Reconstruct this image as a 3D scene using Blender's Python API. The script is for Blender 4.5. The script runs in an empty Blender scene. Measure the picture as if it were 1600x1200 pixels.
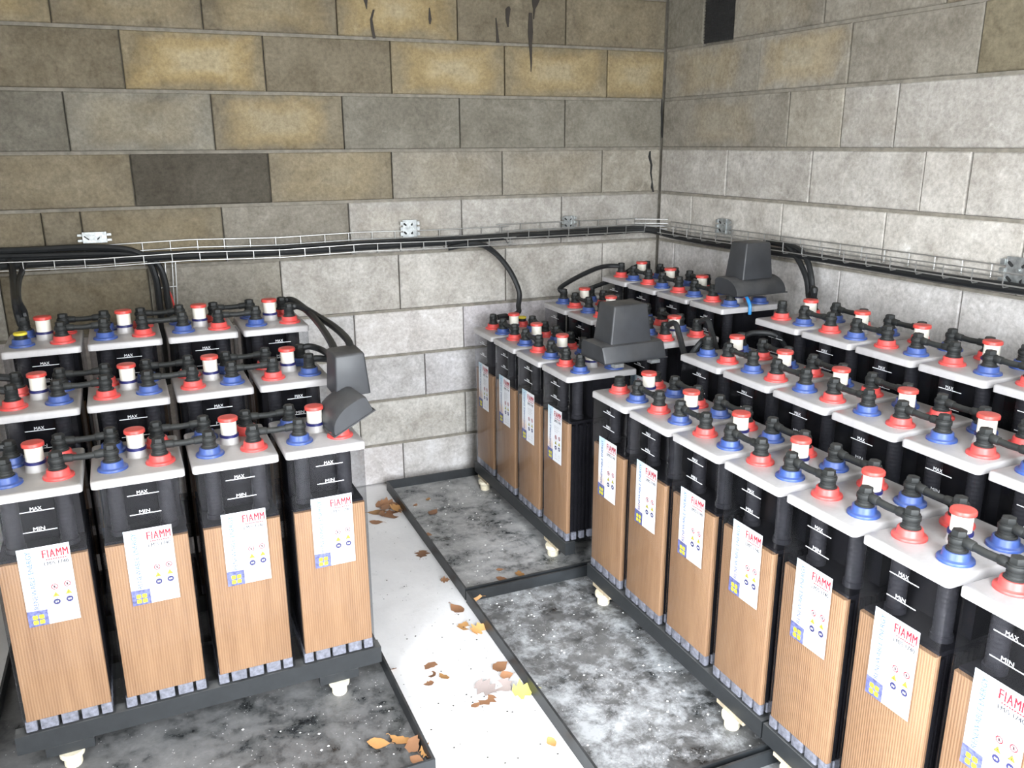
import bpy, math, random
import numpy as np
from mathutils import Vector, Matrix
random.seed(7)
C = bpy.context.scene.collection
SC = bpy.context.scene

# ------------------------------------------------------------------ camera
CAM = np.array([-2.2902, -3.5716, 1.2043 + 0.315]); YAW, PITCH, ROLL, FPX = 0.4000, 0.2791, -0.0049, 1312.56
def cam_axes():
    cy, sy, cp, sp = math.cos(YAW), math.sin(YAW), math.cos(PITCH), math.sin(PITCH)
    f = np.array([sy*cp, cy*cp, -sp]); r = np.array([cy, -sy, 0.]); u = np.cross(r, f)
    cr, sr = math.cos(ROLL), math.sin(ROLL)
    return cr*r + sr*u, -sr*r + cr*u, f
RX, UP, FW = cam_axes()
cd = bpy.data.cameras.new('camera'); cam = bpy.data.objects.new('camera', cd); C.objects.link(cam)
cd.sensor_width = 36.0; cd.lens = FPX*36.0/1600.0; cd.clip_start = 0.02
cam.matrix_world = Matrix(((RX[0], UP[0], -FW[0], CAM[0]), (RX[1], UP[1], -FW[1], CAM[1]), (RX[2], UP[2], -FW[2], CAM[2]), (0, 0, 0, 1)))
SC.camera = cam

# ------------------------------------------------------------------ light: overcast daylight through the open doorway behind the camera and an added side opening
DOOR_X0, DOOR_X1, DOOR_Z, FRONT_Y = -2.00, -1.00, 2.25, -3.68
CEIL_Z, LEFT_X = 2.75, -3.20
FILL_Y0, FILL_Y1, FILL_Z0, FILL_Z1 = -3.62, -2.64, 0.0, 2.25     # unseen opening added in the left wall to light the aisle-facing cells
w = bpy.data.worlds.new('overcast_sky'); SC.world = w; w.use_nodes = True
bg = w.node_tree.nodes['Background']; bg.inputs[0].default_value = (0.90, 0.95, 1.0, 1); bg.inputs[1].default_value = 7.0
pl = bpy.data.lights.new('door_portal', 'AREA'); pl.shape = 'RECTANGLE'; pl.size = DOOR_X1-DOOR_X0; pl.size_y = DOOR_Z
pl.cycles.is_portal = True
po = bpy.data.objects.new('door_portal', pl); C.objects.link(po)
po.location = ((DOOR_X0+DOOR_X1)/2, FRONT_Y-0.11, DOOR_Z/2); po.rotation_euler = (math.radians(90), 0, 0)
pl2 = bpy.data.lights.new('fill_opening_portal', 'AREA'); pl2.shape = 'RECTANGLE'; pl2.size = FILL_Y1-FILL_Y0; pl2.size_y = FILL_Z1-FILL_Z0; pl2.cycles.is_portal = True
po2 = bpy.data.objects.new('fill_opening_portal', pl2); C.objects.link(po2)
po2.location = (LEFT_X-.08, (FILL_Y0+FILL_Y1)/2, (FILL_Z0+FILL_Z1)/2); po2.rotation_euler = (math.radians(90), 0, math.radians(-90))
SC.view_settings.view_transform = 'Standard'; SC.view_settings.look = 'None'; SC.view_settings.gamma = 1.0
SC.view_settings.use_curve_mapping = False
SC.view_settings.exposure = 2.04
SC.cycles.max_bounces = 10; SC.cycles.diffuse_bounces = 5; SC.cycles.transparent_max_bounces = 24

# ------------------------------------------------------------------ pixel -> place helpers (1600x1200 photograph pixels)
def ray(u, v): return RX*((u-800)/FPX) - UP*((v-600)/FPX) + FW
def on_floor(u, v, z=0.0):
    d = ray(u, v); return CAM + d*((z-CAM[2])/d[2])
def on_back(u, v, y=0.0):
    d = ray(u, v); return CAM + d*((y-CAM[1])/d[1])
WROT = 0.0542
def on_right(u, v, off=0.0):
    n = np.array([1, WROT, 0]); d = ray(u, v); return CAM + d*((-off-CAM@n)/(d@n))
def at_depth(u, v, y): return on_back(u, v, y)

# ------------------------------------------------------------------ mesh builder
class MB:
    def __init__(s): s.v = []; s.f = []; s.m = []; s.s = []
    def face(s, idx, m=0, smooth=False): s.f.append(tuple(idx)); s.m.append(m); s.s.append(smooth)
    def add(s, vs): n = len(s.v); s.v.extend([tuple(map(float, p)) for p in vs]); return n
    def box(s, a, b, m=0):
        x0, y0, z0 = a; x1, y1, z1 = b
        n = s.add([(x0,y0,z0),(x1,y0,z0),(x1,y1,z0),(x0,y1,z0),(x0,y0,z1),(x1,y0,z1),(x1,y1,z1),(x0,y1,z1)])
        for q in ((0,3,2,1),(4,5,6,7),(0,1,5,4),(1,2,6,5),(2,3,7,6),(3,0,4,7)): s.face([n+i for i in q], m)
        return s
    def loft(s, rings, m=0, smooth=False, caps=True):
        k = len(rings[0]); base = [s.add(r) for r in rings]
        for a, b in zip(base[:-1], base[1:]):
            for i in range(k): j = (i+1) % k; s.face((a+i, a+j, b+j, b+i), m, smooth)
        if caps:
            s.face([base[0]+i for i in reversed(range(k))], m); s.face([base[-1]+i for i in range(k)], m)
        return s
    def lathe(s, prof, seg=16, m=0, smooth=True, c=(0,0,0), caps=True):
        rings = [[(c[0]+r*math.cos(2*math.pi*i/seg), c[1]+r*math.sin(2*math.pi*i/seg), c[2]+z) for i in range(seg)] for r, z in prof]
        return s.loft(rings, m, smooth, caps)
    def prism(s, prof, z0, z1, bevel=0.0, m=0, smooth=False):
        cx = sum(p[0] for p in prof)/len(prof); cy = sum(p[1] for p in prof)/len(prof)
        mx = max(abs(p[0]-cx) for p in prof); my = max(abs(p[1]-cy) for p in prof)
        ring = lambda z, e: [(cx+(x-cx)*(1-e/mx), cy+(y-cy)*(1-e/my), z) for x, y in prof]
        rings = [ring(z0, 0)]
        if bevel: rings += [ring(z1-bevel, 0), ring(z1-bevel*.35, bevel*.3), ring(z1, bevel)]
        else: rings += [ring(z1, 0)]
        return s.loft(rings, m, smooth)
    def tube(s, pts, r, seg=8, m=0, smooth=True):
        P = [Vector(p) for p in pts]; rings = []; up = None
        for i, p in enumerate(P):
            t = (P[min(i+1, len(P)-1)] - P[max(i-1, 0)]).normalized()
            if up is None: up = Vector((0,0,1)) if abs(t.z) < .9 else Vector((1,0,0))
            a = (up - t*up.dot(t)).normalized(); b = t.cross(a); up = a
            rr = r[i] if isinstance(r, (list, tuple)) else r
            rings.append([tuple(p + a*(rr*math.cos(2*math.pi*k/seg)) + b*(rr*math.sin(2*math.pi*k/seg))) for k in range(seg)])
        rings = [list(reversed(q)) for q in rings]
        return s.loft(rings, m, smooth)
    def poly(s, pts, m=0): n = s.add(pts); s.face([n+i for i in range(len(pts))], m); return s
    def mesh(s, name, mats):
        me = bpy.data.meshes.new(name); me.from_pydata(s.v, [], s.f)
        for q in (mats if isinstance(mats, (list, tuple)) else [mats]): me.materials.append(q)
        me.polygons.foreach_set('material_index', s.m); me.polygons.foreach_set('use_smooth', s.s); me.update()
        me.set_sharp_from_angle(angle=.7)
        return me
    def build(s, name, mats, parent=None): return obj(name, s.mesh(name, mats), parent)

def obj(name, data, parent=None, loc=None, rot=None):
    o = bpy.data.objects.new(name, data); C.objects.link(o)
    if parent is not None: o.parent = parent
    if loc is not None: o.location = loc
    if rot is not None: o.rotation_euler = rot
    return o
def tag(o, label, cat, group=None):
    o['label'] = label; o['category'] = cat
    if group: o['group'] = group
    return o
def struct(o): o['kind'] = 'structure'; return o
def empty(name, loc=(0,0,0), rz=0.0):
    o = bpy.data.objects.new(name, None); C.objects.link(o); o.location = loc; o.rotation_euler = (0, 0, rz); o.empty_display_size = .05
    return o
def copy_tree(o, parent=None):
    c = o.copy(); C.objects.link(c); c.parent = parent
    for ch in o.children: copy_tree(ch, c)
    return c
def rrect(w, h, r, n=4, cx=0, cy=0):
    out = []
    for qx, qy, a0 in ((1,1,0),(-1,1,90),(-1,-1,180),(1,-1,270)):
        for i in range(n+1):
            a = math.radians(a0 + 90*i/n); out.append((cx+qx*(w/2-r)+r*math.cos(a), cy+qy*(h/2-r)+r*math.sin(a)))
    return out
def spline(pts, n=8):
    P = [Vector(p) for p in pts]; out = []
    for i in range(len(P)-1):
        p0, p1, p2, p3 = P[max(i-1,0)], P[i], P[i+1], P[min(i+2, len(P)-1)]
        for k in range(n):
            t = k/n
            out.append(.5*((2*p1)+(p2-p0)*t+(2*p0-5*p1+4*p2-p3)*t*t+(3*p1-p0-3*p2+p3)*t**3))
    out.append(P[-1]); return out

# ------------------------------------------------------------------ materials
class NT:
    def __init__(s, name):
        s.mat = bpy.data.materials.new(name); s.mat.use_nodes = True; s.t = s.mat.node_tree; s.n = s.t.nodes; s.b = s.n['Principled BSDF']; s.out = s.n['Material Output']
    def new(s, typ, **kw):
        q = s.n.new(typ)
        for k, v in kw.items(): setattr(q, k, v)
        return q
    def link(s, a, b): s.t.links.new(a, b)
    def noise(s, vec, scale, detail=4, rough=.6, dist=0.0):
        q = s.new('ShaderNodeTexNoise'); q.inputs['Scale'].default_value = scale; q.inputs['Detail'].default_value = detail
        q.inputs['Roughness'].default_value = rough; q.inputs['Distortion'].default_value = dist
        if vec is not None: s.link(vec, q.inputs['Vector'])
        return q.outputs['Fac']
    def ramp(s, fac, stops):
        q = s.new('ShaderNodeValToRGB'); e = q.color_ramp.elements
        while len(e) < len(stops): e.new(0.5)
        for el, (p, c) in zip(e, stops): el.position = p; el.color = c if len(c) == 4 else (*c, 1)
        s.link(fac, q.inputs[0]); return q.outputs[0]
    def mix(s, fac, a, b, mode='MIX'):
        q = s.new('ShaderNodeMix', data_type='RGBA', blend_type=mode)
        for i, x in ((0, fac), (6, a), (7, b)):
            if isinstance(x, (int, float)): q.inputs[i].default_value = x
            elif isinstance(x, tuple): q.inputs[i].default_value = x if len(x) == 4 else (*x, 1)
            else: s.link(x, q.inputs[i])
        return q.outputs[2]
    def math(s, op, a, b=0.0, clamp=False):
        q = s.new('ShaderNodeMath', operation=op); q.use_clamp = clamp
        for i, x in ((0, a), (1, b)):
            if isinstance(x, (int, float)): q.inputs[i].default_value = x
            else: s.link(x, q.inputs[i])
        return q.outputs[0]
    def bump(s, h, strength=.3, dist=.01):
        q = s.new('ShaderNodeBump'); q.inputs['Strength'].default_value = strength; q.inputs['Distance'].default_value = dist
        s.link(h, q.inputs['Height']); s.link(q.outputs[0], s.b.inputs['Normal'])
    def color(s, c):
        if isinstance(c, tuple): s.b.inputs['Base Color'].default_value = c if len(c) == 4 else (*c, 1)
        else: s.link(c, s.b.inputs['Base Color'])
    def coords(s, kind='Object'): return s.new('ShaderNodeTexCoord').outputs[kind]
    def worldpos(s): return s.new('ShaderNodeNewGeometry').outputs['Position']

def plain(name, col, rough=.5, metal=0.0, var=.12, scale=40, spec=None, dust=None):
    t = NT(name); p = t.worldpos(); f = t.noise(p, scale, 3)
    a = tuple(max(0, c*(1-var)) for c in col); b = tuple(min(1, c*(1+var)) for c in col)
    c = t.ramp(f, [(.3, a), (.7, b)])
    if dust:
        g = t.new('ShaderNodeNewGeometry'); sx = t.new('ShaderNodeSeparateXYZ'); t.link(g.outputs['Normal'], sx.inputs[0])
        up = t.math('MULTIPLY', t.math('MAXIMUM', sx.outputs[2], 0.0), t.ramp(t.noise(p, 18, 4), [(.35, (.25,)*3), (.7, (1,)*3)]))
        c = t.mix(t.math('MULTIPLY', up, dust[0]), c, dust[1])
    t.color(c); t.b.inputs['Roughness'].default_value = rough; t.b.inputs['Metallic'].default_value = metal
    if spec is not None: t.b.inputs['Specular IOR Level'].default_value = spec
    return t.mat

def mat_block():
    t = NT('concrete_block'); oi = t.new('ShaderNodeObjectInfo'); p = t.worldpos(); o = t.coords('Object')
    tint = oi.outputs['Color']
    sh = t.new('ShaderNodeVectorMath', operation='ADD'); t.link(p, sh.inputs[0])
    rv = t.new('ShaderNodeCombineXYZ'); r10 = t.math('MULTIPLY', oi.outputs['Random'], 37.0)
    for i in range(3): t.link(r10, rv.inputs[i])
    t.link(rv.outputs[0], sh.inputs[1]); pv = sh.outputs[0]
    blot = t.noise(pv, 5.5, 5, .62, .6); fine = t.noise(p, 70, 4, .7); grain = t.noise(p, 260, 2, .6)
    c = t.mix(t.ramp(blot, [(.30, (0,0,0)), (.70, (1,1,1))]), t.mix(1.0, tint, (.76, .745, .72), 'MULTIPLY'), t.mix(1.0, tint, (1.16, 1.17, 1.18), 'MULTIPLY'))
    # yellow ochre bloom in the middle of some blocks (alpha of the object colour says how much)
    s = t.new('ShaderNodeSeparateXYZ'); t.link(o, s.inputs[0])
    ax = t.math('MULTIPLY', t.math('ABSOLUTE', s.outputs[0]), 1/.245); az = t.math('MULTIPLY', t.math('ABSOLUTE', s.outputs[2]), 1/.105)
    d = t.math('MAXIMUM', ax, az); d = t.math('ADD', d, t.math('MULTIPLY', t.math('SUBTRACT', t.noise(pv, 7, 3), .5), .9))
    patch = t.ramp(d, [(.40, (1,1,1)), (.95, (0,0,0))])
    ring = t.ramp(d, [(.2, (.40,.34,.22)), (.66, (.38,.28,.12))])
    c = t.mix(t.math('MULTIPLY', patch, t.math('SUBTRACT', 1.0, oi.outputs['Alpha'])), c, ring)
    # pale efflorescence in ragged spots
    ef = t.ramp(t.noise(pv, 9, 6, .7, 1.2), [(.56, (0,0,0)), (.70, (1,1,1))])
    c = t.mix(t.math('MULTIPLY', ef, .30), c, t.mix(1.0, tint, (1.75, 1.80, 1.85), 'MULTIPLY'))
    c = t.mix(.8, c, t.ramp(t.math('ADD', t.math('MULTIPLY', fine, .6), t.math('MULTIPLY', t.noise(pv, 22, 5, .7, .5), .4)), [(.34, (.33,.32,.31)), (.66, (.67,.66,.65))]), 'OVERLAY')
    t.color(c); t.b.inputs['Roughness'].default_value = .95; t.b.inputs['Specular IOR Level'].default_value = .15
    h = t.math('ADD', t.math('MULTIPLY', fine, .7), t.math('MULTIPLY', grain, .5)); t.bump(h, .45, .004)
    return t.mat

def mat_floor():
    t = NT('pale_concrete'); p = t.worldpos()
    c = t.ramp(t.noise(p, 3.2, 6, .65, .4), [(.3, (.76,.75,.75)), (.7, (.90,.89,.89))])
    dk = t.ramp(t.noise(p, 26, 5, .75, 1.0), [(.60, (0,0,0)), (.72, (1,1,1))]); c = t.mix(t.math('MULTIPLY', dk, .25), c, (.30,.29,.28))
    t.color(c); t.b.inputs['Roughness'].default_value = .85; t.bump(t.noise(p, 60, 4), .2, .004); return t.mat

def mat_tray_base():
    t = NT('stained_black_tray_base'); p = t.worldpos(); oi = t.new('ShaderNodeObjectInfo')
    n1 = t.noise(p, 8.5, 9, .72, .25); n2 = t.noise(p, 2.1, 3, .5); n3 = t.noise(p, 34, 5, .7, .6)
    f = t.math('ADD', t.math('MULTIPLY', n1, .75), t.math('MULTIPLY', n3, .25)); f = t.math('ADD', f, t.math('MULTIPLY', t.math('SUBTRACT', n2, .5), .25))
    c = t.ramp(f, [(.36, (.012,.014,.016)), (.41, (.09,.095,.095)), (.50, (.24,.24,.24)), (.70, (.40,.40,.395))])
    ch = t.ramp(t.math('ADD', t.math('MULTIPLY', t.noise(p, 13, 9, .76, .2), .7), t.math('MULTIPLY', t.noise(p, 1.7, 2), .3)), [(.46, (0,0,0)), (.60, (1,1,1))])
    sc = t.new('ShaderNodeSeparateColor'); t.link(oi.outputs['Color'], sc.inputs[0])
    c = t.mix(1.0, c, t.ramp(sc.outputs[1], [(0, (0,0,0)), (1, (2,2,2))]), 'MULTIPLY'); c = t.mix(t.math('MULTIPLY', ch, sc.outputs[0]), c, (.55,.57,.59))
    v = t.new('ShaderNodeTexVoronoi'); v.inputs['Scale'].default_value = 95; t.link(p, v.inputs['Vector'])
    sp = t.math('MULTIPLY', t.ramp(v.outputs['Distance'], [(.10, (1,1,1)), (.18, (0,0,0))]), t.ramp(t.noise(p, 11, 2), [(.52, (0,0,0)), (.6, (1,1,1))]))
    c = t.mix(t.math('MULTIPLY', sp, .8), c, (.75,.75,.74)); t.color(c)
    r = t.ramp(f, [(.38, (.22,)*3), (.55, (.75,)*3)]); t.link(r, t.b.inputs['Roughness']); t.bump(f, .15, .004); return t.mat

def mat_clear():
    t = NT('clear_container_plastic'); t.n.remove(t.b)
    tr = t.new('ShaderNodeBsdfTransparent'); tr.inputs[0].default_value = (.86, .87, .88, 1)
    gl = t.new('ShaderNodeBsdfGlossy'); gl.inputs['Roughness'].default_value = .10; gl.inputs[0].default_value = (.95,.95,1,1)
    g = t.new('ShaderNodeNewGeometry'); dt = t.new('ShaderNodeVectorMath', operation='DOT_PRODUCT'); t.link(g.outputs['Normal'], dt.inputs[0]); t.link(g.outputs['Incoming'], dt.inputs[1])
    fk = t.math('ADD', t.math('MULTIPLY', t.math('POWER', t.math('SUBTRACT', 1.0, t.math('ABSOLUTE', dt.outputs['Value']), True), 5.0), .60), .010)
    df = t.new('ShaderNodeBsdfDiffuse'); df.inputs[0].default_value = (.30,.30,.32,1)
    m0 = t.new('ShaderNodeMixShader'); p = t.worldpos()
    haze = t.math('MULTIPLY', t.ramp(t.noise(p, 14, 4, .6, .5), [(.35, (.2,)*3), (.75, (1,)*3)]), .012)
    t.link(haze, m0.inputs[0]); t.link(tr.outputs[0], m0.inputs[1]); t.link(df.outputs[0], m0.inputs[2])
    m = t.new('ShaderNodeMixShader'); t.link(fk, m.inputs[0]); t.link(m0.outputs[0], m.inputs[1]); t.link(gl.outputs[0], m.inputs[2]); t.link(m.outputs[0], t.out.inputs[0])
    return t.mat

def mat_separator():
    t = NT('brown_ribbed_separator'); o = t.coords('Object'); s = t.new('ShaderNodeSeparateXYZ'); t.link(o, s.inputs[0])
    xx = t.math('ADD', s.outputs[0], s.outputs[1])
    wv = t.math('SINE', t.math('MULTIPLY', xx, 2*math.pi/.0062))
    st = t.math('ADD', t.math('MULTIPLY', wv, .5), .5)
    oi = t.new('ShaderNodeObjectInfo'); cv = t.new('ShaderNodeCombineXYZ'); t.link(t.math('MULTIPLY', xx, 26.0), cv.inputs[0]); t.link(t.math('MULTIPLY', s.outputs[2], 2.2), cv.inputs[1]); t.link(t.math('MULTIPLY', oi.outputs['Random'], 50), cv.inputs[2])
    big = t.noise(cv.outputs[0], 1.6, 3)
    c = t.ramp(big, [(.3, (.220,.110,.052)), (.7, (.305,.166,.083))]); c = t.mix(t.math('MULTIPLY', st, .34), c, (.45,.285,.160))
    t.color(c); t.b.inputs['Roughness'].default_value = .7; t.bump(st, .3, .002); return t.mat

def mat_lid():
    t = NT('grey_lid_plastic'); p = t.worldpos(); g = t.new('ShaderNodeNewGeometry'); sx = t.new('ShaderNodeSeparateXYZ'); t.link(g.outputs['Normal'], sx.inputs[0])
    n = t.noise(p, 16, 6, .7, .8)
    c = t.ramp(n, [(.3, (.39,.375,.375)), (.7, (.47,.455,.46))])
    top = t.math('MULTIPLY', t.math('MAXIMUM', sx.outputs[2], 0.0), t.ramp(t.noise(p, 7, 6, .7, 1.2), [(.42, (0,0,0)), (.75, (1,1,1))]))
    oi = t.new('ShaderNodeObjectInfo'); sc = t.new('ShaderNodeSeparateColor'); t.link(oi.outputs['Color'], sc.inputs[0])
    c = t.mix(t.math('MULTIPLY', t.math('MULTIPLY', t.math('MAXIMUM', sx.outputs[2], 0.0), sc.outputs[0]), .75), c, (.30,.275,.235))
    c = t.mix(t.math('MULTIPLY', top, .40), c, (.25,.23,.20))
    sm = t.math('MULTIPLY', t.math('MAXIMUM', sx.outputs[2], 0.0), t.ramp(t.noise(p, 21, 5, .7, 2.0), [(.66, (0,0,0)), (.74, (1,1,1))]))
    c = t.mix(t.math('MULTIPLY', sm, .5), c, (.12,.11,.10)); t.color(c); t.b.inputs['Roughness'].default_value = .38; return t.mat

def mat_sticker_strip():
    t = NT('printed_sky_strip'); t.b.inputs['Specular IOR Level'].default_value = .2; o = t.coords('Generated'); s = t.new('ShaderNodeSeparateXYZ'); t.link(o, s.inputs[0])
    c = t.ramp(s.outputs[2], [(0, (.25,.27,.48)), (.12, (.45,.47,.62)), (.28, (.66,.52,.42)), (.42, (.66,.66,.68)), (.75, (.62,.67,.70)), (1, (.42,.57,.66))])
    t.color(c); t.b.inputs['Roughness'].default_value = .4; return t.mat

def mat_leaf(name, a, b):
    t = NT(name); oi = t.new('ShaderNodeObjectInfo'); o = t.coords('Object'); n = t.noise(o, 60, 4)
    c = t.mix(n, a, b); v = t.math('ADD', t.math('MULTIPLY', oi.outputs['Random'], .6), .7)
    hv = t.new('ShaderNodeHueSaturation'); t.link(v, hv.inputs['Value']); t.link(c, hv.inputs['Color']); t.color(hv.outputs[0]); t.b.inputs['Roughness'].default_value = .6; return t.mat

M = dict(
    block=mat_block(), floor=mat_floor(), tray_base=mat_tray_base(), clear=mat_clear(), sep=mat_separator(), lid=mat_lid(), strip=mat_sticker_strip(),
    mortar=plain('mortar', (.215,.197,.163), .95, scale=30, var=.25), render=plain('cement_render', (.45,.43,.40), .95, scale=6),
    black=plain('black_rubber', (.014,.0155,.0155), .55, dust=(.40, (.10,.098,.09)), spec=.3), cable=plain('black_cable', (.012,.013,.014), .45, dust=(.2, (.08,.08,.075)), spec=.35),
    steel=plain('black_painted_steel', (.020,.022,.024), .42, dust=(.8, (.17,.17,.165))), rim=plain('black_tray_rim', (.014,.016,.018), .45, scale=9, var=.5, dust=(.4, (.10,.10,.10))),
    inner=plain('dark_plate_lead', (.010,.0095,.012), .7, spec=.05), inner2=plain('smoky_inner_tube', (.024,.023,.027), .5, spec=.12), foot=plain('grey_plate_foot', (.20,.20,.235), .6, scale=90, var=.4),
    red=plain('red_plastic', (.62,.055,.050), .42, var=.10, dust=(.35, (.62,.25,.22))), blue=plain('blue_plastic', (.028,.068,.255), .42, var=.15, dust=(.45, (.17,.20,.34))),
    navy=plain('navy_ring', (.012,.014,.10), .4), ivory=plain('ivory_vent', (.78,.75,.66), .45, var=.05), cap=plain('red_cap', (.58,.055,.045), .4, dust=(.35, (.62,.22,.17))),
    yellow=plain('yellow_cap', (.72,.58,.05), .5), paper=plain('white_paper', (.66,.67,.70), .55, var=.02), pred=plain('print_red', (.36,.006,.022), .6), pink=plain('print_black', (.02,.02,.03), .6),
    pblue=plain('print_blue', (.07,.13,.32), .6), pdblue=plain('print_dark_blue', (.025,.025,.11), .6), pyel=plain('print_yellow', (.55,.50,.02), .6), pnavy=plain('print_photo_blue', (.09,.10,.24), .6, scale=120, var=.5),
    mark=plain('white_mark', (.80,.81,.84), .5), pgrey=plain('print_grey', (.26,.26,.28), .6), cream=plain('cream_foot_plastic', (.74,.68,.53), .5), tan=plain('tan_spacer', (.40,.33,.23), .8, var=.3),
    wire=plain('galvanised_wire', (.42,.42,.41), .38, .8), plate=plain('galvanised_plate', (.40,.42,.42), .38, .75, var=.3, scale=60), hole=plain('dark_hole', (.02,.02,.02), .9),
    cover=plain('black_cover_plastic', (.024,.026,.030), .48, var=.25, scale=12, dust=(.6, (.13,.125,.12))), tar=plain('black_tar', (.035,.028,.022), .7), tube_blue=plain('blue_tube', (.03,.25,.60), .4),
    yard=plain('dark_gravel', (.13,.12,.10), .95, scale=8, var=.3),  # unseen ground, kept dark so little light bounces up the walls
    grit=plain('white_grit', (.75,.75,.73), .9), brass=plain('copper_core', (.45,.40,.36), .4, .6),
    leafA=mat_leaf('dry_brown_leaf', (.25,.115,.055), (.36,.19,.10)), leafB=mat_leaf('dry_orange_leaf', (.45,.22,.07), (.60,.33,.13)), leafP=mat_leaf('pale_leaf', (.36,.29,.27), (.46,.39,.37)), leafY=mat_leaf('yellow_leaf', (.55,.50,.06), (.70,.66,.20)))

# ------------------------------------------------------------------ structure
floor = struct(MB().box((LEFT_X-.2, FRONT_Y-.15, -.12), (1.0, .25, 0)).build('floor', M['floor']))
yard = MB().box((-16, -16, -.26), (8, 8, -.125)).build('ground_outside', M['yard']); struct(yard)
ceiling = struct(MB().box((LEFT_X-.2, FRONT_Y-.2, CEIL_Z), (1.0, .25, CEIL_Z+.12)).build('ceiling', M['render']))
wl = MB(); lw = LEFT_X-.15
wl.box((lw, FILL_Y1, 0), (LEFT_X, .2, CEIL_Z)); wl.box((lw, FRONT_Y-.15, 0), (LEFT_X, FILL_Y0, CEIL_Z)); wl.box((lw, FILL_Y0, FILL_Z1), (LEFT_X, FILL_Y1, CEIL_Z))
if FILL_Z0 > 0: wl.box((lw, FILL_Y0, 0), (LEFT_X, FILL_Y1, FILL_Z0))
wall_left = struct(wl.build('wall_left', M['render']))
wf = MB()
wf.box((LEFT_X, FRONT_Y-.15, 0), (DOOR_X0, FRONT_Y, CEIL_Z)); wf.box((DOOR_X1, FRONT_Y-.15, 0), (.6, FRONT_Y, CEIL_Z)); wf.box((DOOR_X0, FRONT_Y-.15, DOOR_Z), (DOOR_X1, FRONT_Y, CEIL_Z))
wall_front = struct(wf.build('wall_front', M['render']))

# block courses: z of the lower joint line of every course, measured on the wall
ZJ = [0.0, .192, .402, .607, .810, 1.062, 1.288, 1.493, 1.713, 1.929, 2.145, 2.36, 2.57, 2.75]
cache = {}
def block_mesh(L, H):
    k = (round(L, 3), round(H, 3))
    if k not in cache:
        e = .004; D = .05; m = MB()
        r0 = [(-L/2,D,-H/2),(L/2,D,-H/2),(L/2,D,H/2),(-L/2,D,H/2)]; r1 = [(x, e, z) for x, _, z in r0]
        r2 = [(x*(1-2*e/L), 0, z*(1-2*e/H)) for x, _, z in r0]
        cache[k] = m.loft([r0, r1, r2]).mesh('block', M['block'])
    return cache[k]
TINT = {'upper': (.200,.175,.128), 'mid': (.27,.252,.215), 'low': (.50,.485,.475), 'dark': (.088,.080,.064), 'grey': (.225,.213,.178), 'warm': (.235,.200,.135), 'pale': (.38,.365,.34)}  # paler low courses: part efflorescence, part daylight falloff put into the tint
def lay(wall, course, edges, frame, tints=None, rng=None):
    """edges: sorted positions along the wall (joint centres); frame(s) -> (x, y, rotz) with local +x along the wall"""
    z0, z1 = ZJ[course], ZJ[course+1]; hz = .008
    x, y, rz = frame(edges[0]); Lb = abs(edges[-1]-edges[0])
    if z0 > 0: obj('mortar_bed', MB().box((0, .003, -hz+.001), (Lb, .030, hz-.003)).mesh('mortar_bed', M['mortar']), wall, (x, y, z0), (0, 0, rz))
    for k, (a, b) in enumerate(zip(edges[:-1], edges[1:])):
        L = abs(b-a)-.0045; H = z1-z0-hz*2+.004
        if L < .03: continue
        x, y, rz = frame((a+b)/2); o = obj('block', block_mesh(L, H), wall)
        off = rng.uniform(-.0025, .0015)
        o.location = (x - math.sin(rz)*off, y + math.cos(rz)*off, (z0+z1)/2); o.rotation_euler = (0, 0, rz)
        t = (tints or {}).get(k)
        if t is None:
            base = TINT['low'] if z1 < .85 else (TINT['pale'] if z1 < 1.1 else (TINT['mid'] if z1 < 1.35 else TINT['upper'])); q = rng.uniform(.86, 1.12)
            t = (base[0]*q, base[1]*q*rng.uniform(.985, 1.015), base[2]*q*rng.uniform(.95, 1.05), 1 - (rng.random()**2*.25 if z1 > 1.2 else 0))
        o.color = t
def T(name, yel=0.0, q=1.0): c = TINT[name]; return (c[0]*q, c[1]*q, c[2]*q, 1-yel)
GAP = .022     # mortar face lies this far behind the block faces
wall_back = struct(MB().box((LEFT_X, GAP, 0), (.3, .2, CEIL_Z)).build('wall_back', M['mortar']))
rng = random.Random(11)
bx = lambda u, v: float(on_back(u, v)[0])
def run(ref, lo, hi, step=.505):
    e = [ref]
    while e[-1] < hi: e.append(e[-1]+step)
    e[-1] = hi
    if len(e) > 2 and e[-1]-e[-2] < .08: e.pop(-2)
    while e[0] > lo: e.insert(0, e[0]-step)
    return e
fb = lambda s: (s, 0.0, 0.0)
rows_back = {
    9: (run(-1.523, LEFT_X, 0.0), None), 8: (run(-1.311, LEFT_X, 0.0), None), 7: (run(-1.0165, LEFT_X, 0.0), None), 6: (run(-.8207, LEFT_X, 0.0), None),
    5: ([-3.4, -3.1, bx(68, 365), bx(125, 335)] + [bx(347, 340), bx(546, 350), bx(722, 338), bx(878, 330), 0.0], None),
    4: (run(-1.313, LEFT_X, 0.0), None), 3: (run(bx(725, 515), LEFT_X, 0.0), None), 2: (run(bx(665, 590), LEFT_X, 0.0), None), 1: (run(bx(728, 650), LEFT_X, 0.0), None), 0: (run(bx(631, 720), LEFT_X, 0.0), None),
    10: (run(-1.3, LEFT_X, 0.0), None), 11: (run(-1.05, LEFT_X, 0.0), None), 12: (run(-1.25, LEFT_X, 0.0), None)}
def idx_at(e, x): return max(i for i in range(len(e)) if e[i] <= x)
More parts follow.
